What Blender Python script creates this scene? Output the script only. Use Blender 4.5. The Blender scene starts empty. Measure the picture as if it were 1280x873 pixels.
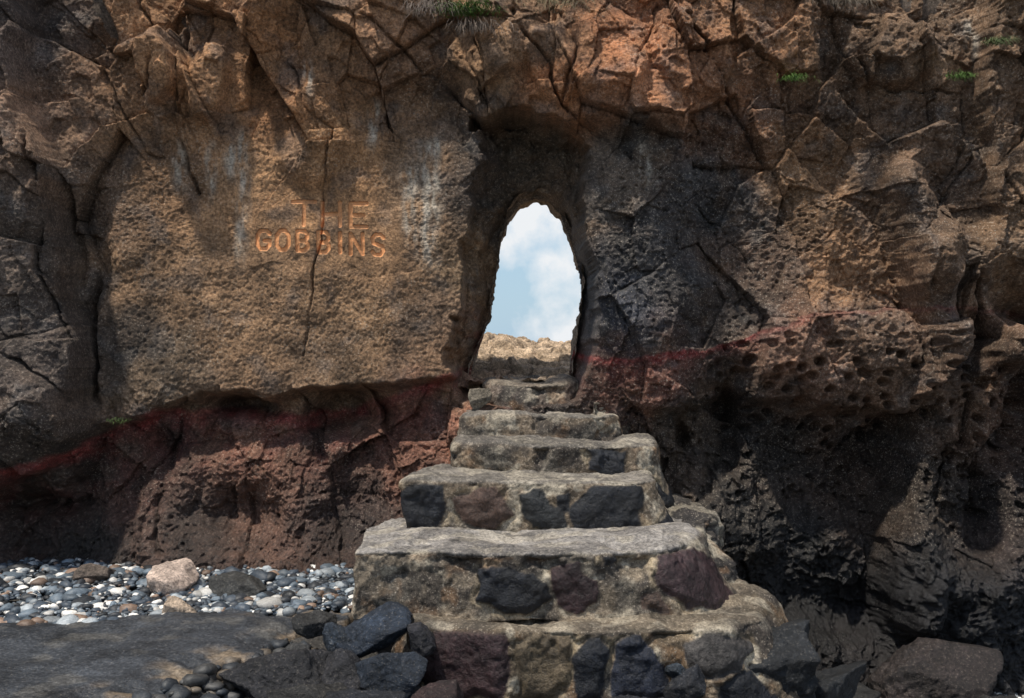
import bpy, math, random
import numpy as np
from mathutils import Vector
random.seed(3); R=np.random.default_rng(11)
sc=bpy.context.scene
EYE=2.1; F=1300.0
U=np.uint32
def hsh(ix,iy,iz,seed):
    ix=np.asarray(ix).astype(U);iy=np.asarray(iy).astype(U);iz=np.asarray(iz).astype(U)
    k=U((seed*144269504+12345)&0xffffffff)
    h=ix*U(374761393)+iy*U(668265263)+iz*U(2147483629)+k
    h=(h^(h>>U(13)))*U(1274126177)
    h=(h^(h>>U(15)))*U(1103515245)
    return ((h^(h>>U(16)))&U(0xffffff)).astype(np.float32)*np.float32(1/16777216.0)
def noise2(x,y,seed=0):
    fx=np.floor(x);fy=np.floor(y);ix=fx.astype(np.int32);iy=fy.astype(np.int32);x=x-fx;y=y-fy
    def g(a,b):
        t=hsh(ix+a,iy+b,0,seed)*np.float32(6.2831853)
        return np.cos(t)*(x-a)+np.sin(t)*(y-b)
    u=x*x*x*(x*(x*6-15)+10);v=y*y*y*(y*(y*6-15)+10)
    a=g(0,0);b=g(1,0);c=g(0,1);d=g(1,1)
    return ((a+(b-a)*u)*(1-v)+(c+(d-c)*u)*v)*1.5
def fbm(x,y,s=1.0,o=4,seed=0,gain=.5):
    r=0;a=1;t=0
    for i in range(o):
        r=r+a*noise2(x*s+13.7*i,y*s-7.1*i,seed+i);t+=a;a*=gain;s*=2.03
    return r/t
def ridg(x,y,s=1.0,o=4,seed=0):
    r=0;a=1;t=0
    for i in range(o):
        r=r+a*(1-2*np.abs(noise2(x*s+3.7*i,y*s+5.1*i,seed+i)));t+=a;a*=.5;s*=2.1
    return r/t
def noise3(x,y,z,seed=0):
    fx=np.floor(x);fy=np.floor(y);fz=np.floor(z)
    ix=fx.astype(np.int32);iy=fy.astype(np.int32);iz=fz.astype(np.int32);x=x-fx;y=y-fy;z=z-fz
    u=x*x*(3-2*x);v=y*y*(3-2*y);w=z*z*(3-2*z)
    def L(c):
        a=hsh(ix,iy,iz+c,seed);b=hsh(ix+1,iy,iz+c,seed);d=hsh(ix,iy+1,iz+c,seed);e=hsh(ix+1,iy+1,iz+c,seed)
        return (a+(b-a)*u)*(1-v)+(d+(e-d)*u)*v
    return (L(0)*(1-w)+L(1)*w)*2-1
def fbm3(p,s=1.0,o=4,seed=0):
    r=0;a=1;t=0
    for i in range(o):
        r=r+a*noise3(p[:,0]*s+i*5.3,p[:,1]*s+i*2.9,p[:,2]*s-i*4.1,seed+i);t+=a;a*=.5;s*=2.07
    return r/t
def voro(x,y,seed=0):
    fx=np.floor(x).astype(np.int32);fy=np.floor(y).astype(np.int32)
    f1=np.full(x.shape,9.,np.float32);f2=f1.copy();cx=np.zeros(x.shape,np.float32);cy=cx.copy();ci=np.zeros(x.shape,np.int32);cj=ci.copy()
    for i in(-1,0,1):
        for j in(-1,0,1):
            a=fx+i;b=fy+j
            px=a+.1+.8*hsh(a,b,1,seed);py=b+.1+.8*hsh(a,b,2,seed)
            d=np.hypot(px-x,py-y);m=d<f1
            f2=np.where(m,f1,np.minimum(f2,d));f1=np.where(m,d,f1)
            cx=np.where(m,px,cx);cy=np.where(m,py,cy);ci=np.where(m,a,ci);cj=np.where(m,b,cj)
    return f1,f2,cx,cy,ci,cj
def facet(x,y,s,seed,tilt=.6,ax=1.0):
    f1,f2,cx,cy,ci,cj=voro(x*s*ax,y*s,seed)
    o=hsh(ci,cj,5,seed)*2-1;tx=hsh(ci,cj,6,seed)*2-1;ty=hsh(ci,cj,7,seed)*2-1
    return o*.5+tilt*(tx*(x*s*ax-cx)+ty*(y*s-cy)),f2-f1,o
def S(a,b,x):
    t=np.clip((x-a)/(b-a),0,1);return t*t*(3-2*t)
def mix(a,b,t): return a+(b-a)*t
def G(u,v,cx,cy,rx,ry,rot=0,p=2):
    c=math.cos(rot);s=math.sin(rot);dx=u-cx;dy=v-cy
    a=(dx*c+dy*s)/rx;b=(-dx*s+dy*c)/ry
    q=a*a+b*b
    if p!=2: q=q**(p/2)
    return np.exp(-q)
def dpoly(u,v,pts,rad=1e9,close=False):
    out=np.full(u.shape,rad*1.0)
    P=list(pts)+([pts[0]] if close else [])
    for (x0,y0),(x1,y1) in zip(P[:-1],P[1:]):
        if rad<1e8:
            m=np.nonzero((u>min(x0,x1)-rad)&(u<max(x0,x1)+rad)&(v>min(y0,y1)-rad)&(v<max(y0,y1)+rad))[0]
            if len(m)==0: continue
            a=u[m];b=v[m]
        else: m=None;a=u;b=v
        dx=x1-x0;dy=y1-y0;L=dx*dx+dy*dy+1e-9
        t=np.clip(((a-x0)*dx+(b-y0)*dy)/L,0,1)
        d=np.hypot(a-x0-t*dx,b-y0-t*dy)
        if m is None: out=np.minimum(out,d)
        else: out[m]=np.minimum(out[m],d)
    return out
def inside(u,v,pts):
    r=np.zeros(u.shape,bool);n=len(pts)
    for i in range(n):
        x0,y0=pts[i];x1,y1=pts[(i+1)%n]
        if y0==y1: continue
        c=((y0>v)!=(y1>v))&(u<(x1-x0)*(v-y0)/(y1-y0)+x0)
        r^=c
    return r
def sdf(u,v,pts,rad=1e9):
    d=dpoly(u,v,pts,rad=rad,close=True);return np.where(inside(u,v,pts),d,-d)
def lin(c):
    c=np.array(c,float)/255.;return np.where(c<=.04045,c/12.92,((c+.055)/1.055)**2.4)

def mk(name,V,Fc,mats,col=None,speck=None,smooth=True,parent=None):
    me=bpy.data.meshes.new(name)
    V=np.ascontiguousarray(V,np.float32);Fc=np.ascontiguousarray(Fc,np.int32);n=Fc.shape[1]
    me.vertices.add(len(V));me.vertices.foreach_set("co",V.ravel())
    me.loops.add(Fc.size);me.loops.foreach_set("vertex_index",Fc.ravel())
    me.polygons.add(len(Fc));me.polygons.foreach_set("loop_start",np.arange(0,Fc.size,n,dtype=np.int32))
    me.update(calc_edges=True)
    setattrs(me,col,speck)
    if smooth: me.polygons.foreach_set("use_smooth",np.ones(len(me.polygons),bool))
    for m in mats: me.materials.append(m)
    o=bpy.data.objects.new(name,me);sc.collection.objects.link(o)
    if parent: o.parent=parent
    return o
def setattrs(me,col,speck):
    if col is not None:
        a=me.color_attributes.new("Col",'FLOAT_COLOR','POINT')
        c=np.ones((len(me.vertices),4),np.float32);c[:,:col.shape[1]]=col
        a.data.foreach_set("color",c.ravel())
    if speck is not None:
        a=me.attributes.new("Speck",'FLOAT','POINT');a.data.foreach_set("value",np.ascontiguousarray(speck,np.float32))
def gridfaces(nx,ny):
    i=np.arange(nx*ny).reshape(ny,nx)
    return np.stack([i[:-1,:-1],i[:-1,1:],i[1:,1:],i[1:,:-1]],-1).reshape(-1,4)

def rockmat(name,bump=1.0,speckscale=55,var=.6,rough=.9,fine=1.0):
    m=bpy.data.materials.new(name);m.use_nodes=True;nt=m.node_tree;N=nt.nodes;L=nt.links;N.clear()
    def n(t,**k):
        x=N.new(t)
        for a,b in k.items(): setattr(x,a,b)
        return x
    out=n('ShaderNodeOutputMaterial');bs=n('ShaderNodeBsdfPrincipled');L.new(bs.outputs[0],out.inputs[0])
    tc=n('ShaderNodeTexCoord')
    def noi(scale,det=6,ro=.6,dist=0):
        x=n('ShaderNodeTexNoise');x.inputs['Scale'].default_value=scale;x.inputs['Detail'].default_value=det
        x.inputs['Roughness'].default_value=ro;x.inputs['Distortion'].default_value=dist
        L.new(tc.outputs['Object'],x.inputs['Vector']);return x
    def mr(src,a,b,c,d):
        x=n('ShaderNodeMapRange');L.new(src,x.inputs[0])
        for i,v in enumerate((a,b,c,d)): x.inputs[i+1].default_value=v
        return x.outputs[0]
    def math_(op,a,b):
        x=n('ShaderNodeMath',operation=op)
        for i,s in enumerate((a,b)):
            if isinstance(s,(int,float)): x.inputs[i].default_value=s
            else: L.new(s,x.inputs[i])
        return x.outputs[0]
    col=n('ShaderNodeAttribute',attribute_name="Col");sp=n('ShaderNodeAttribute',attribute_name="Speck")
    n1=noi(6,7,.74,.3);n2=noi(40,4,.8)
    v1=mr(n1.outputs[0],.3,.7,1-var,1+var);v2=mr(n2.outputs[0],.32,.68,max(.05,1-var*1.25),1+var*1.25)
    vv=math_('MULTIPLY',v1,v2)
    mul=n('ShaderNodeVectorMath',operation='SCALE');L.new(col.outputs['Color'],mul.inputs[0]);L.new(vv,mul.inputs['Scale'])
    vo=n('ShaderNodeTexVoronoi');vo.inputs['Scale'].default_value=speckscale;L.new(tc.outputs['Object'],vo.inputs['Vector'])
    dot=mr(vo.outputs['Distance'],.18,.34,1,0)
    rnd=n('ShaderNodeSeparateColor');L.new(vo.outputs['Color'],rnd.inputs[0])
    pick=mr(rnd.outputs[0],.66,.72,0,1)
    msk=mr(n1.outputs[0],.42,.56,0,1)
    f=math_('MULTIPLY',math_('MULTIPLY',dot,pick),math_('MULTIPLY',msk,sp.outputs['Fac']))
    f2=math_('MULTIPLY',mr(n2.outputs[0],.57,.66,0,.7),sp.outputs['Fac'])
    f=math_('MINIMUM',math_('ADD',f,f2),1.0)
    mx=n('ShaderNodeMix',data_type='RGBA');L.new(f,mx.inputs['Factor']);L.new(mul.outputs[0],mx.inputs[6]);mx.inputs[7].default_value=(.46,.40,.32,1)
    L.new(mx.outputs[2],bs.inputs['Base Color'])
    r=mr(col.outputs['Alpha'],0,1,rough,.32)
    rr=math_('ADD',r,mr(n2.outputs[0],.3,.7,-.12,.12));L.new(rr,bs.inputs['Roughness'])
    bs.inputs['Specular IOR Level'].default_value=.45
    b1=n('ShaderNodeBump');b1.inputs['Strength'].default_value=1;b1.inputs['Distance'].default_value=.028*bump;L.new(n1.outputs[0],b1.inputs['Height'])
    b2=n('ShaderNodeBump');b2.inputs['Strength'].default_value=1;b2.inputs['Distance'].default_value=.018*bump*fine;L.new(n2.outputs[0],b2.inputs['Height']);L.new(b1.outputs[0],b2.inputs['Normal'])
    L.new(b2.outputs[0],bs.inputs['Normal'])
    return m
M_rock=rockmat("basalt_cliff_rock")
M_let=rockmat("rust_painted_carving",bump=.2,var=.2)
M_step=rockmat("mortared_stone",bump=.8,var=.55)
M_boul=rockmat("dark_boulder_rock",bump=1.0,var=.6)
M_peb=rockmat("pebble_stone",bump=.15,var=.25,rough=.6)
M_path=rockmat("worn_concrete_path",bump=.5,var=.45)
M_grass=rockmat("grass_blades",bump=.05,var=.2)

# ---------------- wall
HOLE=[(668,249),(685,253),(700,269),(711,297),(720,325),(726,360),(725,395),(720,420),(714,446),(708,486),(584,486),(592,455),(603,425),(613,398),(618,370),(621,335),(627,300),(637,273),(651,256)]
ALC=[(592,150),(640,134),(672,150),(705,158),(738,192),(732,260),(742,330),(748,400),(742,450),(725,500),(580,500),(563,450),(568,400),(584,320),(592,230)]
def macro(u,v,ju,jv):
    H=np.zeros(u.shape)
    ub=np.interp(v,[-200,0,100,200,300,380,470,520,560,620],[30,45,60,82,97,110,133,138,128,90])
    H+=.50*S(0,26,ub-u)*S(640,560,v)+.30*S(30,160,ub-u)
    H+=.15*G(u,v,50,250,40,50,.3,4)+.18*G(u,v,60,510,60,45,0,4)-.12*G(u,v,90,340,20,60)
    H-=.6*G(u,v,124,435,12,80,.08)
    vb=np.interp(u,[0,60,130,200,260,340,380,470,560,600],[600,575,530,508,490,496,487,482,470,460])
    lw=S(0,12,v-vb)*S(600,560,u)
    H+=lw*(-.32+.80*S(20,230,v-vb))
    H-=.5*G(u,v,303,508,44,14,0,4)*S(-3,6,v-vb);H-=.6*G(u,v,430,512,46,27,0,4)*S(-3,6,v-vb)
    H-=.35*G(u,v,60,625,60,16);H-=.35*G(u,v,290,640,60,35);H-=.25*G(u,v,200,560,25,30);H-=.25*G(u,v,440,650,50,40)
    H+=.2*G(u,v,225,600,60,40)+.2*G(u,v,350,590,45,40)+.12*G(u,v,520,550,50,40)
    H+=.22*G(u,v,500,30,120,80,.2,3)
    H+=.24*S(172,150,v)*S(575,600,u)*S(900,820,u)
    H+=.22*G(u,v,262,95,30,55,0,10)+.18*G(u,v,205,90,22,40,.1,10)+.10*G(u,v,385,180,36,60,0,6)
    H+=.17*G(u,v,760,70,50,60,.4,10)+.14*G(u,v,860,60,45,60,-.3,10)+.17*G(u,v,1110,60,50,45,.2,10)+.14*G(u,v,690,80,26,50,-.3,10)+.12*G(u,v,640,60,30,40,.5,10)
    H+=.34*G(u,v,800,340,72,190,-.1,3)
    H-=.18*G(u,v,925,300,60,60)
    H+=.22*G(u,v,1040,440,110,66,0,4)
    H-=.15*G(u,v,990,210,90,40)
    dc=dpoly(u,v,[(1150,240),(1175,330),(1195,420),(1182,520),(1160,640),(1150,760)])
    H+=.46*np.exp(-(dc/40)**4)
    H+=.24*G(u,v,1158,325,22,36,0,4)+.28*G(u,v,1208,315,30,44,0,4)+.14*G(u,v,1200,430,36,40,0,4)
    vr=np.interp(u,[740,850,900,960,1130,1280],[500,505,480,492,505,380])
    H+=S(0,18,v-vr)*S(760,850,u)*(-.32+.62*S(60,330,v-vr))
    for c in[(905,530,24,60,.5),(1000,590,55,85,.42),(1085,600,38,95,.46),(1262,470,48,100,.55),(1215,640,40,60,.35),(960,740,80,60,.4),(1080,760,60,60,.45),(845,545,16,22,.3)]:
        H-=c[4]*G(u,v,*c[:4],0,3)
    H+=.3*G(u,v,1110,690,20,70)+.25*G(u,v,870,640,40,60)+.25*G(u,v,1230,740,45,50)
    H+=.3*S(1225,1245,u)*S(380,300,v)
    sa=sdf(u+ju,v+jv,ALC,90)
    H=mix(H,-.38-.16*S(10,24,sa)-.16*S(26,50,sa),S(-4,8,sa))
    sh=sdf(u,v,HOLE,90)
    H=mix(H,-.85,S(-22,-3,sh))
    return H,sh,sa
def axis(a,b,st,lo,hi,n,fine=None):
    if fine:
        f0,f1,fs=fine
        d=np.concatenate([np.arange(a,f0,st),np.arange(f0,f1,fs),np.arange(f1,b,st)])
    else: d=np.arange(a,b,st)
    l=a-(np.linspace(1,0,n,endpoint=False)**1.5)*(a-lo);r=d[-1]+(np.linspace(0,1,n+1)[1:]**1.5)*(hi-d[-1])
    return np.concatenate([l,d,r])
ST=.0095
xs=axis(-5.1,5.1,ST,-11,11,60,(-2.52,-1.16,.005));zs=axis(-1.3,5.55,ST,-2.2,6.0,14,(2.95,3.56,.005))
nx,nz=len(xs),len(zs)
X,Z=np.meshgrid(xs,zs);X=X.ravel().astype(np.float32);Z=Z.ravel().astype(np.float32)
H=np.zeros(X.shape,np.float32)
nwx=14*noise2(X*1.7,Z*1.7,90)+5*fbm(X,Z,5,3,92);nwy=10*noise2(X*2.1,Z*2.1,91)+5*fbm(X,Z,5,3,95)
jx=18*fbm(X,Z,3.2,4,96);jy=22*fbm(X,Z,3.2,4,97)
for k in range(3):
    u=640+F*X/(10-H);v=436-F*(Z-EYE)/(10-H)
    if k<2:
        nearhole=np.exp(-(dpoly(u,v,[(665,260),(655,480)],400)/70)**4)
        H,sh,sa=macro(u+nwx*(1-.8*nearhole),v+nwy*(1-.8*nearhole),jx,jy);H=H.astype(np.float32)
sh=sdf(u,v,HOLE,90)
top=S(225,130,v);panel=S(120,170,u)*S(590,560,u)*S(120,190,v)*S(490,470,v)
low=S(470,540,v);right=S(740,790,u);left=S(140,90,u)
W1=fbm(X,Z,1.1,3,1);W2=fbm(X,Z,1.1,3,5)
xw=X+.09*W1+.007*fbm(X,Z,7,3,8);zw=Z+.09*W2+.007*fbm(X,Z,7,3,9)
fa,ea,oa=facet(xw+.25*zw,zw,.78,20,1.1,1.5)
fb,eb,ob=facet(xw-.25*zw,zw+.1*xw,1.75,21,1.0,1.25)
fc,ec,oc=facet(xw,zw+.3*xw,4.6,22,.9,1.2)
blk=np.clip(.25+.85*top+.45*right*(1-low)+.45*low+.65*left-.35*panel,0.06,1.1)
alc=S(-10,20,sa)
blk=blk*(1-.25*alc)
D=blk*(.24*fa+.12*fb+.038*fc)
crk=S(.035,0,ea)*blk+.5*S(.03,0,eb)*blk
D-=.02*crk
letm=S(30,0,np.maximum(np.abs(u-402)-88,np.abs(v-285)-38))
D+=.08*fbm(X,Z,.9,3,30)+.030*fbm(X,Z,4,4,40)*(.7+low+.4*right-.35*top+.5*alc)+(1-.75*letm)*(.016*ridg(X,Z,11,3,50)*(.6-.2*panel+1.1*low+.5*right+.6*alc)+.010*fbm(X,Z,30,3,60)*(1+low+alc))
f1,f2,_,_,_,_=voro(xw*4.2,zw*3.4,33)
D+=.09*(.45-f1)*low
f1,f2,_,_,ci,cj=voro(xw*7.5+.3*W1,zw*9,35)
pit=S(.48,.16,f1)*(hsh(ci,cj,3,4)>.52)
pm=right*(S(400,450,v)*S(700,540,v)*S(860,930,u)+.12)
D-=.12*pit*pm
f1,f2,_,_,ci,cj=voro(xw*15,zw*17,36)
pit2=S(.45,.1,f1)*(hsh(ci,cj,3,4)>.68)
D-=.035*pit2*(.25+.5*low+.4*right)*(1-letm)
CR=[([(228,0),(232,60),(225,170),(245,240)],3,.08),([(350,60),(372,95),(388,140),(412,160),(408,220),(398,300),(388,380),(378,460)],2,.035),
([(60,60),(110,70),(150,120),(180,190),(205,200)],2.5,.04),([(180,0),(200,60),(190,130)],2,.05),
([(455,20),(500,60),(560,110),(600,150),(640,165)],3,.06),([(560,50),(590,90),(620,140)],2,.04),([(640,20),(680,70),(700,130),(760,175)],3,.09),
([(700,130),(720,60),(700,20)],2.5,.06),([(820,10),(790,90),(770,170)],2.5,.05),([(840,0),(900,90),(940,170),(965,215)],3,.07),
([(1040,0),(1055,50),(1085,80),(1100,160)],3,.07),([(1055,80),(1120,110),(1200,120)],2.5,.05),
([(1200,120),(1215,180),(1185,240),(1165,290)],2.5,.05),([(860,200),(880,260),(940,340)],2,.03),
([(1130,380),(1150,440),(1135,500),(1140,600)],3.5,.09),([(1220,330),(1225,420),(1210,520),(1190,600)],4,.10),([(230,500),(215,560),(190,640),(200,690)],4,.07),([(380,500),(400,570)],4,.06),
([(30,90),(45,200),(40,330),(85,430)],3,.07),([(0,440),(60,470),(90,500)],3,.08)]
cu=u+9*fbm(X,Z,3.5,4,70);cv=v+9*fbm(X,Z,3.5,4,75)
cm=np.zeros(X.shape)
wv_=.3+.9*S(-.3,.3,fbm(X,Z,2.5,3,78))
for pts,w,dep in CR:
    d=dpoly(cu,cv,pts,30);D-=dep*S(w*1.2,0,d)*wv_;D-=dep*.2*S(14,0,d);cm=np.maximum(cm,S(w,0,d)*wv_)
D*=1-S(-12,0,sh)*.6
GL={'T':[[(0,0),(1,0)],[(.5,0),(.5,1)]],'H':[[(0,0),(0,1)],[(1,0),(1,1)],[(0,.5),(1,.5)]],'E':[[(1,0),(0,0),(0,1),(1,1)],[(0,.5),(.8,.5)]],
'G':[[(1,.18),(.75,0),(.25,0),(0,.25),(0,.75),(.25,1),(.75,1),(1,.8),(1,.55),(.6,.55)]],'O':[[(.3,0),(.7,0),(1,.25),(1,.75),(.7,1),(.3,1),(0,.75),(0,.25),(.3,0)]],
'B':[[(0,0),(0,1),(.7,1),(1,.82),(1,.65),(.75,.5),(0,.5)],[(0,0),(.7,0),(.95,.15),(.95,.35),(.75,.5)]],'I':[[(0,0),(0,1)]],'N':[[(0,1),(0,0),(1,1),(1,0)]],
'S':[[(1,.15),(.75,0),(.25,0),(0,.2),(.12,.42),(.88,.58),(1,.8),(.75,1),(.25,1),(0,.85)]]}
LT=[('T',366,252,28,29),('H',403,253,22,29),('E',438,254,20,29),('G',322,288,15,23),('O',346,288,15,24),('B',372,289,13,24),('B',398,290,13,25),('I',425,291,1,24),('N',438,292,15,25),('S',465,293,14,25)]
ld=np.full(X.shape,12.)
isthe=v<286
for ch,lx,ly,lw_,lh in LT:
    for st in GL[ch]: ld=np.minimum(ld,dpoly(u,v,[(lx+a*lw_,ly+b*lh) for a,b in st],12))
ldn=ld+.45*fbm(X,Z,25,2,80)
lk=S(2.9,1.8,ldn)
D-=.015*lk
H=H+D
CP=[(40,40,70,62,58),(60,150,88,72,60),(40,300,74,67,62),(50,450,66,60,57),(60,560,52,46,42),(150,60,102,79,58),(260,90,114,88,64),(340,90,124,92,64),(430,60,98,76,56),(500,60,106,83,64),  # rock tones by region, dark where wet, with some shading painted into them
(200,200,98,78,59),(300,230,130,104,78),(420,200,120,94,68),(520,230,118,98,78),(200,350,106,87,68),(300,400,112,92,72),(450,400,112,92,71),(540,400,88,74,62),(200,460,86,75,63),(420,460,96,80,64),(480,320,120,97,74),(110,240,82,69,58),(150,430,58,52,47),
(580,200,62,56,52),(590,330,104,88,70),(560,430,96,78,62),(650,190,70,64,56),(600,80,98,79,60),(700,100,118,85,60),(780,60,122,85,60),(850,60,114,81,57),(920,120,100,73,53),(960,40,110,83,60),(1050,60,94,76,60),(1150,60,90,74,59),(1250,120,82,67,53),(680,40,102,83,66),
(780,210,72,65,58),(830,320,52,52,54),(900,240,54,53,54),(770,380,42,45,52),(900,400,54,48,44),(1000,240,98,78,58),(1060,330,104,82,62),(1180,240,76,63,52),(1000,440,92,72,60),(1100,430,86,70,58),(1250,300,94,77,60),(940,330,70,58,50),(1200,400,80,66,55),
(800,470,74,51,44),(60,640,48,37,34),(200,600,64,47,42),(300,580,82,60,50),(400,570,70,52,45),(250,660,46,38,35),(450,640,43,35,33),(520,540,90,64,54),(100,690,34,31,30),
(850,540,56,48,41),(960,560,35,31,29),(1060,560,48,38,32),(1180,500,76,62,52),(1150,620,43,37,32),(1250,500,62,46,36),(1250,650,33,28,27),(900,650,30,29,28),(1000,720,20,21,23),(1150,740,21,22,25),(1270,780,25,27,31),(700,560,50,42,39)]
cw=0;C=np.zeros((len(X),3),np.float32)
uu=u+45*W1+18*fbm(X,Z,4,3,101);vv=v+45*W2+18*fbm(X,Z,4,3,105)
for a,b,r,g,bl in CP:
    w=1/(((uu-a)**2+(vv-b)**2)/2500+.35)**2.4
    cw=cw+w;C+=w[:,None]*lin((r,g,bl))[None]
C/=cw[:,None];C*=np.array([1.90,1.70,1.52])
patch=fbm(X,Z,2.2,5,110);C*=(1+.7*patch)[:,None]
C*=(1+.34*(oa*.6+ob*.7+oc*.3)*blk)[:,None]
org=S(.08,.42,fbm(X,Z,2.6,5,120))*(.4+.3*top)*S(560,480,v)*(1-.5*left)
C=mix(C,np.array([.27,.155,.078]),(.45*org)[:,None])
gry=S(.05,.4,fbm(X,Z,3.1,5,130));C=mix(C,np.array([.10,.10,.10]),(.35*gry*S(620,500,v))[:,None])
rv=np.interp(u,[0,80,130,200,290,370,440,500,580,640,720,760,850,920,1000,1100,1180,1280],[590,568,545,518,512,520,512,495,462,455,440,452,442,428,398,385,380,392])
rt=np.interp(u,[0,130,300,480,580,720,920,1100,1280],[15,18,18,16,14,10,7,5,5])
dv=v-rv-10*fbm(X,Z,3,5,140)
sn=fbm(X,Z,4,5,145)
seam=np.where(dv<0,S(-rt*.5,0,dv),S(rt*1.4,0,dv))*(.65+.35*S(-.2,.2,sn))+.28*S(rt*6,rt,dv)*S(-2,2,dv)*S(-.2,.3,sn)
seam*=np.interp(u,[0,700,930,1000,1280],[.9,1,.95,.45,.35])
C=mix(C,np.array([.26,.048,.042]),np.clip(.9*seam,0,1)[:,None])
red2=G(u,v,600,430,22,40)*S(-.1,.2,fbm(X,Z,5,4,146));C=mix(C,np.array([.22,.06,.04]),(.6*red2)[:,None])
def streak(cx,v0,v1,w):
    d=np.abs(u+8*fbm(X,Z,3,4,150)-cx)
    return S(w,0,d)*S(v0,v0+25,v)*S(v1,v1-40,v)*S(-.35,.3,fbm(X*3,Z*.9,5,5,int(cx)))
sk=np.zeros(X.shape)
for a in[(303,150,335,14),(288,160,240,14),(265,170,260,10),(535,165,345,22),(512,190,320,16),(465,110,200,13),(388,70,140,10),(545,160,260,10),(225,170,250,14),(1215,10,90,14),(805,170,250,11),(300,260,345,10)]: sk=np.maximum(sk,streak(*a))
C=mix(C,np.array([.54,.48,.39]),(.85*sk*(1-letm*.5))[:,None])
C*=(1-.5*np.clip(cm+.4*crk,0,1))[:,None]
lm=lk*np.where(isthe,.70,1.)*(.75+.25*S(-.25,.1,fbm(X,Z,14,3,160)))
C=mix(C,np.array([.80,.36,.15]),lm[:,None])
wet=np.clip(.15+.75*S(560,720,v)+.5*S(.0,.3,fbm(X,Z,1.6,4,170))*(right+left)+.3*alc,0,1)
wet*=1-.6*panel
spk=np.clip(.5+.5*S(-.1,.3,fbm(X,Z,1.5,4,180))+.35*right-.15*top+.35*alc,0,1)*S(760,590,v)*(1-lk)*(1-.6*letm)
V=np.stack([X,-H,Z],1).astype(np.float32)
amp=(.3+.7*low+.3*right+.6*alc)*S(0,-6,sh)*(1-letm)
ox=.040*fbm3(V,5,4,301)*amp;oz=.040*fbm3(V,5,4,311)*amp;oy=.16*fbm3(V,5,5,321)*alc*S(0,-10,sh)
V[:,0]+=ox;V[:,2]+=oz;V[:,1]+=oy
Fc=gridfaces(nx,nz)
hm=sh>0
Fc=Fc[~(hm[Fc].any(1))]
lf=(ldn<2.9)[Fc].all(1)
def sub(name,Fs,mat):
    ids=np.unique(Fs);mp=np.full(len(V),-1,np.int64);mp[ids]=np.arange(len(ids))
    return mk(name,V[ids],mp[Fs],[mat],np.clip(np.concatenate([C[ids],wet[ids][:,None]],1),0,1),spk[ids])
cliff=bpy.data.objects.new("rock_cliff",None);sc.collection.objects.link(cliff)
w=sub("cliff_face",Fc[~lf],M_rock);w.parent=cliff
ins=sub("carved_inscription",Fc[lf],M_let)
def resample(pts,n):
    P=np.array(list(pts)+[pts[0]],float);d=np.r_[0,np.cumsum(np.hypot(*np.diff(P,axis=0).T))]
    t=np.linspace(0,d[-1],n,endpoint=False);return np.stack([np.interp(t,d,P[:,0]),np.interp(t,d,P[:,1])],1)
hp=resample(HOLE,420)
k=(10.85)/F
ring=np.stack([(hp[:,0]-640)*k,EYE-(hp[:,1]-436)*k],1);rc=ring.mean(0)
nr=60;TV=[]
for j in range(nr):
    t=j/(nr-1);y=.72+t*.55
    sc_=1.035+.02*t+.03*math.sin(t*5)
    p=rc+(ring-rc)*sc_
    TV.append(np.stack([p[:,0],np.full(len(p),y),p[:,1]],1))
TV=np.concatenate(TV)
nn=TV.copy();nn[:,0]-=rc[0];nn[:,2]-=rc[1];nn[:,1]=0;nn/=np.linalg.norm(nn,axis=1)[:,None]
TV+=nn*(.10*fbm3(TV,3,4,5)+.05*fbm3(TV,10,4,9)+.01)[:,None]
i=np.arange(nr*420).reshape(nr,420);j2=np.roll(i,-1,1)
TF=np.stack([i[:-1],j2[:-1],j2[1:],i[1:]],-1).reshape(-1,4)
tc_=np.tile(np.array([.32,.24,.17,.3]),(len(TV),1));tc_[:,:3]*=(1+.5*fbm3(TV,4,3,3))[:,None]
mk("tunnel_walls",TV,TF,[M_rock],np.clip(tc_,0,1),np.full(len(TV),.9),parent=cliff)
bx=np.linspace(-11,11,260);bz=np.linspace(-2.2,6,130);BX,BZ=np.meshgrid(bx,bz);BX=BX.ravel();BZ=BZ.ravel()
BY=np.maximum(1.2-.42*np.maximum(BZ-2.9,0),.15)+.06*fbm(BX,BZ,1.3,3,7)
bu=640+BX/k;bv=436-(BZ-EYE)/k
BF=gridfaces(260,130);bh=sdf(bu,bv,HOLE)>-24;BF=BF[~(bh[BF].any(1))]
bc=np.tile(np.array([.16,.12,.09,.1]),(len(BX),1))
mk("cliff_back",np.stack([BX,BY,BZ],1),BF[:,::-1],[M_rock],bc,np.full(len(BX),.3),parent=cliff)
row=(nz-1)*nx
fy=V[row:row+nx,1];byy=np.interp(xs,bx,BY[-260:])
TVv=np.concatenate([np.stack([xs,fy+(byy-fy)*t,np.full(nx,6.0)+.1*math.sin(math.pi*t)],1) for t in np.linspace(0,1,8)])
mk("cliff_top",TVv,gridfaces(nx,8),[M_rock],np.tile(np.array([.14,.12,.08,.1]),(len(TVv),1)),np.full(len(TVv),.3),parent=cliff)

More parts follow.
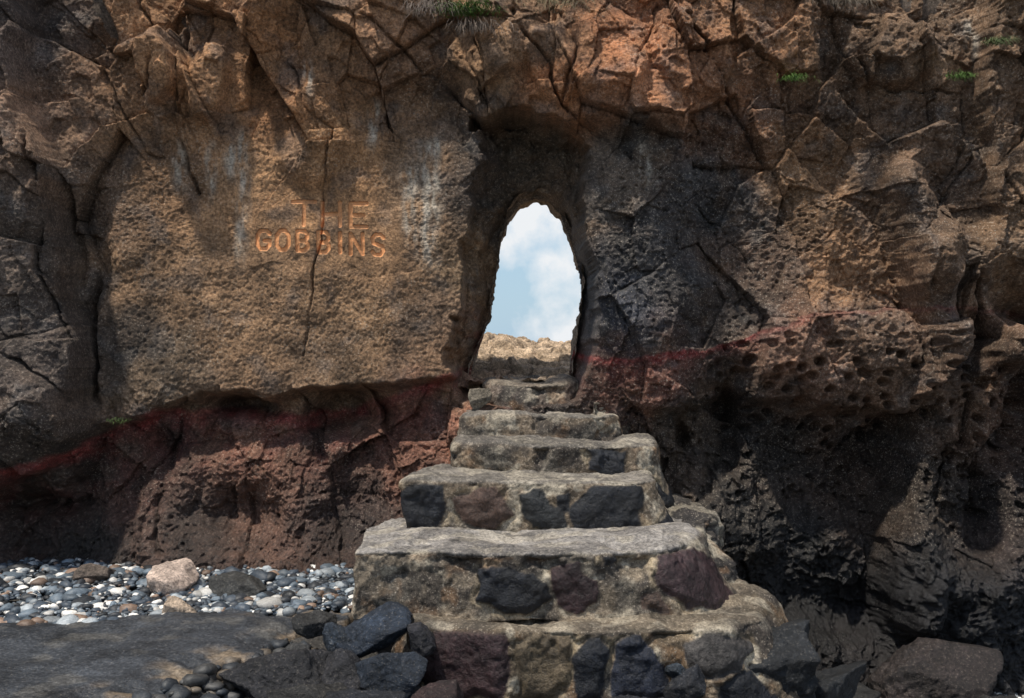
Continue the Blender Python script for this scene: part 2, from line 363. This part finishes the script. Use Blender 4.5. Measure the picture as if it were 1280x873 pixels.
lx=np.linspace(-1.6,2.6,420);ly=np.linspace(.45,6.5,560);LX,LY=np.meshgrid(lx,ly);LX=LX.ravel();LY=LY.ravel()
wx=.25*fbm(LX,LY,2,4,61)
base=1.76+.36*S(.5,2.6,LY)+.02*(LY-3).clip(0)+.06*wx
tq=(base+.14*fbm(LX,LY,1.8,4,62)+.10*S(.15,-.35,LX-.2)*S(.6,1.4,LY))/.075
fl=np.floor(tq);LZ=(fl+S(.45,1,tq-fl))*.075
fL,eL,oL=facet(LX+.1*LY,LY+.3*LX,2.6,77,.8)
fM,eM,_=facet(LX*.6,LY+.2*LX,6.5,78,.8)
LZ+=.06*fL+.045*fM+.03*fbm(LX,LY,6,4,66)+.018*ridg(LX,LY,10,3,67)-.03*S(.07,0,eL)-.02*S(.07,0,eM)
LZ+=.09*np.exp(-((LX+.30)/.1)**2-((LY-2.6)/.2)**2)
LZ-=.9*S(4.5,6.5,LY)+.5*S(1.4,2.6,np.abs(LX-.2)*1.2)*S(1.8,2.6,LY)
lc=np.tile(np.array([.46,.34,.23,.1]),(len(LX),1));lc[:,:3]*=(1+.8*fbm(LX,LY,3,5,68))[:,None]
lc[:,:3]*=(1-.6*np.clip(S(.07,0,eL)+.6*S(.08,0,eM),0,1))[:,None]
lc[:,:3]=mix(lc[:,:3],np.array([.26,.10,.06]),(.5*S(1.3,.7,LY)*S(.15,-.2,LX))[:,None])
mk("rock_ledge",np.stack([LX,LY,LZ],1),gridfaces(420,560),[M_rock],np.clip(lc,0,1),np.full(len(LX),.3))

# ---------------- steps
def remeshed(V,Fs,vox,bev=0):
    me=bpy.data.meshes.new("t");me.from_pydata([tuple(p) for p in V],[],Fs);o=bpy.data.objects.new("t",me);sc.collection.objects.link(o)
    if bev:
        b=o.modifiers.new("b",'BEVEL');b.width=bev;b.segments=3
    r=o.modifiers.new("r",'REMESH');r.mode='VOXEL';r.voxel_size=vox
    dg=bpy.context.evaluated_depsgraph_get();e=o.evaluated_get(dg);m=bpy.data.meshes.new_from_object(e)
    n=len(m.vertices);v=np.empty(n*3,np.float32);m.vertices.foreach_get("co",v)
    nn=np.empty(n*3,np.float32);m.vertices.foreach_get("normal",nn)
    bpy.data.objects.remove(o);bpy.data.meshes.remove(me)
    return m,v.reshape(-1,3).astype(float),nn.reshape(-1,3).astype(float)
def finish(m,v,name,mat,col,spk,parent):
    m.vertices.foreach_set("co",np.ascontiguousarray(v,np.float32).ravel());m.update()
    m.name=name;m.materials.clear();m.materials.append(mat)
    setattrs(m,np.clip(col,0,1),spk);m.polygons.foreach_set("use_smooth",np.ones(len(m.polygons),bool))
    o=bpy.data.objects.new(name,m);sc.collection.objects.link(o)
    if parent: o.parent=parent
    return o
steps=bpy.data.objects.new("stone_steps",None);sc.collection.objects.link(steps)
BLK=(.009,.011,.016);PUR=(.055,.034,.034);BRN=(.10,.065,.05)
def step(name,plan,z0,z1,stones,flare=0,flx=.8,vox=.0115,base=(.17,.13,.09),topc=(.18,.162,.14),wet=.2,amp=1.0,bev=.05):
    n=len(plan);Vv=[(x,y,z0) for x,y in plan]+[(x,y,z1) for x,y in plan]
    Fs=[list(range(n))[::-1],list(range(n,2*n))]+[[i,(i+1)%n,n+(i+1)%n,n+i] for i in range(n)]
    m,v,nn=remeshed(Vv,Fs,vox,bev)
    if flare:
        w=S(flx-.5,flx+.3,v[:,0]);v[:,0]+=w*flare*(z1-v[:,2]);v[:,1]-=w*flare*.15*(z1-v[:,2])
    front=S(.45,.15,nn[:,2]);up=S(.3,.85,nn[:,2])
    pu=640+F*v[:,0]/(10+v[:,1]);pv=436-F*(v[:,2]-EYE)/(10+v[:,1])
    d=.12*fbm3(v,1.6,3,3)+.035*fbm3(v,5,4,7)+.014*fbm3(v,22,4,8)
    er=fbm3(v,3.5,5,12);d=d-.13*S(.05,.5,er)*(1-.6*up)*S(z1-.35,z1,v[:,2])
    d=d*(1-.35*up)
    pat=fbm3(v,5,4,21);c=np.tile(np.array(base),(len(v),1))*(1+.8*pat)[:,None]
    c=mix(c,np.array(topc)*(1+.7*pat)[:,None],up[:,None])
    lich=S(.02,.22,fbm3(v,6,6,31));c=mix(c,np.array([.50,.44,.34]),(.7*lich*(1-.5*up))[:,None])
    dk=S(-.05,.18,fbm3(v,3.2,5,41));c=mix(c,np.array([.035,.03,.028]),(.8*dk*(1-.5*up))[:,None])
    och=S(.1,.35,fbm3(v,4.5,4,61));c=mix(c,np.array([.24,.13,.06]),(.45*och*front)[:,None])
    drk=np.zeros(len(v))
    ju=pu+14*fbm3(v,4.5,5,51);jv=pv+14*fbm3(v,4.5,5,55)
    ww=np.full(len(v),wet);rv_=S(-.1,.25,fbm3(v,4,4,71))
    for poly,colr in stones:
        s=sdf(ju,jv,poly)+2.5;a=S(-1.2,1.2,s)*front
        d=mix(d,d*.6+.022*S(0,12,s)+.014*fbm3(v,9,3,77),a)-.016*S(4,0,np.abs(s+2.0))*front*(.2+.8*rv_)
        c=mix(c,np.array(colr)*(1+.7*pat)[:,None],a[:,None])
        rim=S(6,1,np.abs(s+5))*front*rv_*(1-drk);c=mix(c,np.array([.42,.33,.21])*(1+.4*pat)[:,None],(rim*.5)[:,None]);ww=np.where(a>.5,.85,ww)
        drk=np.maximum(drk,a)
    v=v+nn*(d*amp)[:,None]
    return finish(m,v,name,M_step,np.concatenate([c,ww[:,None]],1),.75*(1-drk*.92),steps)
def W(px,d): return ((px-640)*d/F,d-10)
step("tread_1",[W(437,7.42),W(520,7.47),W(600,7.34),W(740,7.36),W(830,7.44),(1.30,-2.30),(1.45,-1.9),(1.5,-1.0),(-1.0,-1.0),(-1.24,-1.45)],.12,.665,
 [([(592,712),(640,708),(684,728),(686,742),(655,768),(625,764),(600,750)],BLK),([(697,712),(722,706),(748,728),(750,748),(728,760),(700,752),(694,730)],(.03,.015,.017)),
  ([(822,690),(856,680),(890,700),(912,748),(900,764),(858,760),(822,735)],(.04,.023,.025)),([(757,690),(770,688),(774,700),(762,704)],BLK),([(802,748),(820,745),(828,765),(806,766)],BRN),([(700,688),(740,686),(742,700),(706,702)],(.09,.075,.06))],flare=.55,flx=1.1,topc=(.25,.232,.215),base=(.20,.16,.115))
step("tread_2",[W(503,8.42),W(600,8.38),W(720,8.34),W(795,8.40),W(822,8.6),(1.22,-1.1),(1.25,-.5),(-.7,-.5),(-.9,-1.0)],.45,1.04,
 [([(503,612),(530,602),(556,600),(558,630),(545,655),(505,656)],BLK),([(575,616),(615,606),(640,640),(600,660),(578,648)],(.09,.055,.042)),([(650,616),(675,612),(702,640),(700,660),(664,664)],(.014,.016,.018)),([(700,618),(712,614),(712,634),(702,636)],BLK),
 ([(712,640),(735,614),(770,606),(802,612),(798,650),(785,664),(715,668)],BLK),([(818,655),(840,640),(850,660),(832,668)],BLK)],flare=.35,flx=1.0)
step("tread_3",[W(568,9.25),W(600,9.10),W(700,9.02),W(790,9.08),W(822,9.25),(1.32,-.45),(1.3,.2),(-.5,.2)],.7,1.272,
 [([(739,564),(760,561),(781,566),(782,590),(742,592)],BLK),([(788,598),(815,594),(822,608),(800,612)],BLK),([(826,606),(842,625),(846,650),(832,640)],BLK)],flare=.25,flx=1.1)
step("tread_4",[W(576,9.75),W(640,9.58),W(740,9.62),W(768,9.78),(1.05,.1),(1.0,.6),(-.5,.6)],.9,1.49,[],flare=.2,flx=.9,amp=1.1)
step("tread_5",[W(618,10.18),W(660,10.04),W(708,10.14),(.62,.4),(.60,.9),(-.3,.9),(-.25,.3)],1.2,1.775,[],base=(.13,.10,.08),topc=(.25,.20,.15),amp=1.2)
step("rubble_1",[W(740,9.9),W(790,10.1),W(760,10.6),W(715,10.6)],1.0,1.62,[],base=(.09,.07,.06),amp=1.5)
step("base_course",[W(530,7.2),W(620,7.06),W(760,7.02),W(900,7.12),W(955,7.35),(1.95,-1.9),(1.9,-1.2),(-.8,-1.2),(-.9,-2.5)],-1.0,.20,
 [([(530,800),(560,780),(630,785),(638,830),(625,870),(560,873),(524,850)],(.042,.022,.024)),([(645,800),(690,784),(708,800),(712,850),(690,872),(650,868)],(.12,.09,.055)),
 ([(716,815),(745,798),(760,812),(752,873),(722,873)],BLK),([(768,812),(800,790),(822,830),(838,873),(769,873)],(.014,.018,.03)),([(668,760),(700,752),(720,775),(700,784),(672,776)],(.2,.19,.17)),([(850,806),(900,796),(940,806),(920,840),(860,840)],(.05,.045,.042)),([(640,890),(700,880),(760,885),(750,930),(650,930)],BLK),([(900,850),(940,840),(970,870),(950,900),(905,895)],BLK)],
 flare=.5,flx=1.5,topc=(.15,.12,.085),base=(.12,.088,.055),wet=.35,vox=.0125,amp=1.2)
step("side_rubble",[(1.1,-1.4),(1.5,-1.6),(1.7,-1.2),(1.75,-.2),(1.5,.3),(1.0,.3)],-1.0,.66,[([(850,670),(880,690),(870,720),(848,700)],BLK)],flare=.5,flx=1.3,base=(.035,.03,.027),topc=(.035,.03,.028),wet=.5,amp=2.2)

# ---------------- boulders
def ico(sub):
    import bmesh
    b=bmesh.new();bmesh.ops.create_icosphere(b,subdivisions=sub,radius=1)
    v=np.array([p.co[:] for p in b.verts]);f=np.array([[q.index for q in p.verts] for p in b.faces]);b.free();return v,f
I6=ico(6);I5=ico(5);I2=ico(2)
def rockshape(dirs,seed,npl=14,kk=14,lo=.72,hi=1.0,cap=1.15):
    r=np.random.default_rng(seed);n=r.normal(size=(npl,3));n/=np.linalg.norm(n,axis=1)[:,None];d=r.uniform(lo,hi,npl)
    q=dirs@n.T;q=np.where(q>.05,d/np.maximum(q,.05),9)
    rad=-np.log(np.exp(-kk*np.minimum(q,3)).sum(1)+math.exp(-kk*cap))/kk
    return dirs*rad[:,None]
def boulder(px,py,d,rx,rz,rd=None,col=(.035,.04,.05),seed=1,wet=.5,rot=0,spk=.1):
    s=d/F;rd=rd or rx
    big=rx>55;ic=I6 if big else I5
    v=rockshape(ic[0],seed,16,90,.55,.88,1.3)*1.25
    c,s2=math.cos(rot),math.sin(rot)
    v=v*np.array([rx*s,rd*s,rz*s])
    v=np.stack([v[:,0]*c-v[:,2]*s2,v[:,1],v[:,0]*s2+v[:,2]*c],1)
    sz=min(rx,rz)*s
    P=v+np.array([(px-640)*s,d-10,EYE-(py-436)*s])
    g=1.5 if big else 1
    P=P+ic[0]*(g*sz*.16*fbm3(P,1.6/sz,5,seed)+g*sz*.07*fbm3(P,6/sz,5,seed))[:,None]
    cc=np.tile(np.array(list(col)+[wet]),(len(P),1));cc[:,:3]*=(1+.8*fbm3(P,6,4,seed+3))[:,None]
    return mk("boulder",P,ic[1],[M_boul],np.clip(cc,0,1),np.full(len(P),spk))
BL=[(945,850,7.6,92,76,70,(.013,.015,.018),50,.6),(1000,900,7.9,76,52,60,(.014,.016,.019),51,.5),(1148,850,9.1,68,42,50,(.024,.018,.017),52,.65),(1240,895,8.8,60,26,50,(.02,.02,.02),8,0),(1065,878,8.6,30,16,30,(.02,.02,.02),40,.2),(900,790,8.0,40,30,40,(.02,.02,.02),53,.5),
(468,793,7.15,33,26,30,(.015,.024,.040),9,.3),(487,846,6.85,40,34,34,(.015,.022,.034),10,.4),(428,804,7.2,24,20,22,(.018,.026,.038),11,0),(527,803,7.05,19,17,18,(.02,.02,.026),12,0),
(350,852,6.9,72,38,45,(.016,.016,.019),54,-.1),(425,850,6.9,30,35,30,(.02,.02,.024),14,0),(400,778,7.5,22,14,20,(.03,.03,.03),16,0),(500,772,7.3,14,10,12,(.03,.03,.04),17,0),
(385,880,6.5,50,28,30,(.02,.019,.018),18,0),(455,890,6.4,40,25,30,(.015,.018,.025),19,0),(540,890,6.6,45,28,30,(.03,.016,.016),20,0),(370,818,7.3,20,14,18,(.035,.035,.035),42,.2),
(865,860,6.95,22,22,20,(.018,.02,.026),21,0),(845,838,7.0,12,10,12,(.018,.026,.036),22,0),(1205,858,9.4,30,16,25,(.025,.025,.025),23,0),
(212,728,9.0,36,26,26,(.46,.36,.30),25,.5),(300,740,8.8,32,20,22,(.05,.05,.048),26,0),(222,765,8.25,18,13,14,(.36,.28,.21),27,0),(115,717,9.2,22,12,16,(.14,.11,.09),28,0),
(820,905,6.6,70,34,50,(.013,.015,.022),55,.1),(700,905,6.7,50,25,40,(.03,.022,.016),31,.1),(602,497,10.02,11,13,12,(.2,.17,.13),33,0)]
for b in BL: boulder(b[0],b[1],b[2],b[3],b[4],b[5],b[6],b[7],.5 if sum(b[6])<.3 else .1,b[8],.2)

# ---------------- ground, path, pebbles
gx=axis(-6,6,.03,-400,400,60);gy=axis(-9,1.5,.03,-400,500,60)
GX,GY=np.meshgrid(gx,gy);GX=GX.ravel();GY=GY.ravel()
def gz(x,y):
    edge=-1.3+(-1.0)*((-1.5-y)/2.25)
    e=np.where(y<-1.5,edge,-1.2)
    z=-.06-.25*S(-.05,.5,x-e)-.85*S(1.4,2.4,x)+.02*S(-1.2,-.2,y)*S(1.2,.6,x)
    z=z+.02*fbm(x,y,3,3,12)
    return np.where(y>1.5,np.minimum(z,-1.1),z)
GZ=gz(GX,GY)
gc=np.tile(np.array([.05,.047,.044,.3]),(len(GX),1))
mk("ground",np.stack([GX,GY,GZ],1),gridfaces(len(gx),len(gy)),[M_path],gc,np.full(len(GX),.3))
PP=[(-1.28,-1.55),(-1.55,-2.1),(-1.75,-2.6),(-2.3,-3.7),(-3.0,-5.2),(-4,-8.5),(-12,-8.5),(-12,-3.6),(-6,-2.6),(-3.84,-2.2),(-2.4,-1.75)]
ax_=np.arange(-7.5,-1,.015);ay_=np.arange(-8.4,-1.3,.015);AX,AY=np.meshgrid(ax_,ay_);AX=AX.ravel();AY=AY.ravel()
sp_=sdf(AX+.22*fbm(AX,AY,2.5,5,200),AY+.22*fbm(AX,AY,2.5,5,205),PP)
rightside=S(.8,.3,np.abs(dpoly(AX,AY,PP[:6])))
crumb=S(.34,.0,sp_)*(.2+.8*rightside)
AZ=.035+.035*fbm(AX,AY,1.4,4,210)+.012*fbm(AX,AY,7,5,215)-.06*crumb+.06*crumb*fbm(AX,AY,4,5,216)-.5*S(.0,-.10,sp_)
pc=np.tile(np.array([.036,.041,.049,.7]),(len(AX),1));pc[:,:3]*=(1+1.1*fbm(AX,AY,2,6,220))[:,None]
pc[:,:3]=mix(pc[:,:3],np.array([.12,.115,.105]),(.5*S(.1,.35,fbm(AX,AY,3,6,240)))[:,None])
pc[:,:3]=mix(pc[:,:3],np.array([.22,.165,.11]),(.8*S(.36,.05,sp_)*rightside*S(-.1,.2,fbm(AX,AY,3,6,230)))[:,None])
mk("path",np.stack([AX,AY,AZ],1),gridfaces(len(ax_),len(ay_)),[M_path],np.clip(pc,0,1),np.full(len(AX),.2))
def pebbles(name,pts,szs,seed,pal,probs):
    r=np.random.default_rng(seed);n=len(pts);VV=[];CC=[]
    b=I2[0];sel=r.choice(len(pal),n,p=probs);lib=[rockshape(b,q,10,20,.65) for q in range(40)]
    for i in range(n):
        s=szs[i];v=lib[int(r.integers(0,40))]
        A=r.normal(size=(3,3));Q,_=np.linalg.qr(A)
        v=(v@Q)*np.array([s*r.uniform(.8,1.3),s*r.uniform(.8,1.3),s*r.uniform(.5,.85)])
        a=r.uniform(0,6.28);c,q=math.cos(a),math.sin(a)
        v=np.stack([v[:,0]*c-v[:,1]*q,v[:,0]*q+v[:,1]*c,v[:,2]],1)+pts[i]
        VV.append(v);cl=np.array(pal[sel[i]])*r.uniform(.6,1.35);CC.append(np.tile(np.r_[cl,.25],(len(v),1)))
    Fs=(I2[1][None]+(np.arange(n)*len(b))[:,None,None]).reshape(-1,3)
    mk(name,np.concatenate(VV),Fs,[M_peb],np.clip(np.concatenate(CC),0,1),np.full(n*len(b),.1))
pal=[(.05,.065,.085),(.11,.14,.17),(.028,.032,.038),(.7,.68,.64),(.30,.33,.35),(.22,.15,.11)]
pr=[.24,.22,.18,.16,.13,.07]
n=9000
px_=R.uniform(-5.6,-1.15,n);pe=np.interp(px_,[-7,-3.84,-2.4,-1.28],[-2.8,-2.2,-1.75,-1.5])
t=R.uniform(0,1,n)**1.1;py_=pe-.05+t*(.2-pe)
s_=R.lognormal(-3.75,.5,n).clip(.011,.10)
pz_=gz(px_,py_)+.07*S(0,.7,t)+.03+R.uniform(0,.04,n)
pebbles("pebble_beach",np.stack([px_,py_,pz_],1),s_,5,pal,pr)
n=1800
px_=R.uniform(2.0,5.8,n);py_=R.uniform(-2.2,.3,n);s_=R.lognormal(-3.5,.45,n).clip(.015,.1)
pebbles("pebble_beach",np.stack([px_,py_,gz(px_,py_)+.03],1),s_,6,pal,pr)
n=900
px_=R.uniform(-2.6,-.6,n);py_=R.uniform(-4.4,-2.3,n);s_=R.lognormal(-3.1,.45,n).clip(.02,.12)
kp=sdf(px_,py_,PP)<.02
px_,py_,s_=px_[kp],py_[kp],s_[kp]
pebbles("gravel",np.stack([px_,py_,gz(px_,py_)+.03],1),s_,7,[(.03,.035,.042),(.06,.06,.06),(.11,.09,.07)],[.5,.3,.2])

def tuft(name,px,py,n,h,col,spread=.15,droop=1.0,d=9.7,seed=1):
    r=np.random.default_rng(seed);c=np.array([(px-640)*d/F,d-10,EYE-(py-436)*d/F]);VV=[];FF=[];CC=[];k_=0
    for i in range(n):
        b=c+np.array([r.normal()*spread,r.uniform(-.03,.08),r.normal()*spread*.25]);L=h*r.uniform(.4,1.2);a=r.uniform(-1,1)
        dr=np.array([a*.7,-.6-.5*r.random(),.8]);dr/=np.linalg.norm(dr);p=b.copy();w=.004*r.uniform(.6,1.3);sg=6
        cl=np.array(col)*r.uniform(.5,1.6);kx=r.normal()*.06
        for q in range(sg+1):
            ww=w*(1-q/sg*.9);VV+= [p+np.array([ww,0,0]),p-np.array([ww,0,0])];CC+=[np.r_[cl,.1]]*2
            dr=dr+np.array([kx,-.02,-.38*droop]);dr/=np.linalg.norm(dr);p=p+dr*L/sg
        for q in range(sg): FF.append([k_+2*q,k_+2*q+1,k_+2*q+3,k_+2*q+2])
        k_+=2*(sg+1)
    mk(name,np.array(VV),np.array(FF),[M_grass],np.clip(np.array(CC),0,1),np.zeros(len(VV)))
GR=(.08,.15,.03);DR=(.17,.13,.10)
tuft("grass_tuft",582,14,300,.24,GR,.11,.6,9.4,1);tuft("dry_grass_tuft",594,32,200,.26,DR,.09,1.0,9.45,2);tuft("dry_grass_tuft",540,8,200,.28,(.14,.11,.09),.11,1.0,9.45,3)
tuft("dry_grass_tuft",695,0,200,.20,(.13,.11,.06),.2,1.0,9.5,4);tuft("dry_grass_tuft",1058,0,200,.22,(.15,.12,.09),.12,1.0,9.6,5)
tuft("grass_tuft",992,97,140,.13,GR,.06,.8,9.75,6);tuft("grass_tuft",1246,52,150,.18,(.10,.13,.05),.06,.8,9.5,7);tuft("grass_tuft",1200,95,120,.14,GR,.06,.8,9.6,8);tuft("grass_tuft",148,525,50,.07,(.05,.09,.02),.05,.8,9.8,9)

s=Vector((-.26,-.27,.92)).normalized()
sun=bpy.data.lights.new("sun",'SUN');sun.energy=4.3;sun.angle=math.radians(2.5);sun.color=(1,.93,.82)
so=bpy.data.objects.new("sun",sun);sc.collection.objects.link(so);so.rotation_euler=s.to_track_quat('Z','Y').to_euler()
wd=bpy.data.worlds.new("World");sc.world=wd;wd.use_nodes=True;nt=wd.node_tree;N=nt.nodes;L=nt.links
bg=N['Background'];sky=N.new('ShaderNodeTexSky');sky.sky_type='NISHITA';sky.sun_disc=False;sky.dust_density=.4;sky.ozone_density=2
sky.sun_elevation=math.asin(s.z);sky.sun_rotation=math.atan2(s.x,s.y)
tc=N.new('ShaderNodeTexCoord');sx=N.new('ShaderNodeSeparateXYZ');L.new(tc.outputs['Generated'],sx.inputs[0])
hz=N.new('ShaderNodeMapRange');L.new(sx.outputs['Z'],hz.inputs[0]);hz.inputs[1].default_value=.0;hz.inputs[2].default_value=.35;hz.inputs[3].default_value=.9;hz.inputs[4].default_value=.0
hm_=N.new('ShaderNodeMix');hm_.data_type='RGBA';L.new(hz.outputs[0],hm_.inputs['Factor']);L.new(sky.outputs[0],hm_.inputs[6]);hm_.inputs[7].default_value=(3.1,4.5,5.8,1)
no=N.new('ShaderNodeTexNoise');no.inputs['Scale'].default_value=11;no.inputs['Detail'].default_value=8;no.inputs['Roughness'].default_value=.55
mp=N.new('ShaderNodeMapping');mp.inputs['Location'].default_value=(.37,0,.1);L.new(tc.outputs['Generated'],mp.inputs[0]);L.new(mp.outputs[0],no.inputs['Vector'])
mr=N.new('ShaderNodeMapRange');mr.inputs[1].default_value=.45;mr.inputs[2].default_value=.60;L.new(no.outputs[0],mr.inputs[0])
mx=N.new('ShaderNodeMix');mx.data_type='RGBA';L.new(mr.outputs[0],mx.inputs['Factor']);L.new(hm_.outputs[2],mx.inputs[6]);mx.inputs[7].default_value=(6.6,6.8,7.0,1)
L.new(mx.outputs[2],bg.inputs['Color']);bg.inputs['Strength'].default_value=.13
cam=bpy.data.cameras.new("camera");cam.lens=36*F/1280;cam.sensor_width=36;cam.clip_end=2000;co=bpy.data.objects.new("camera",cam);sc.collection.objects.link(co)
co.location=(0,-10,EYE);co.rotation_euler=(math.radians(90),0,0);sc.camera=co
sc.view_settings.view_transform='Standard';sc.view_settings.look='None';sc.view_settings.exposure=0
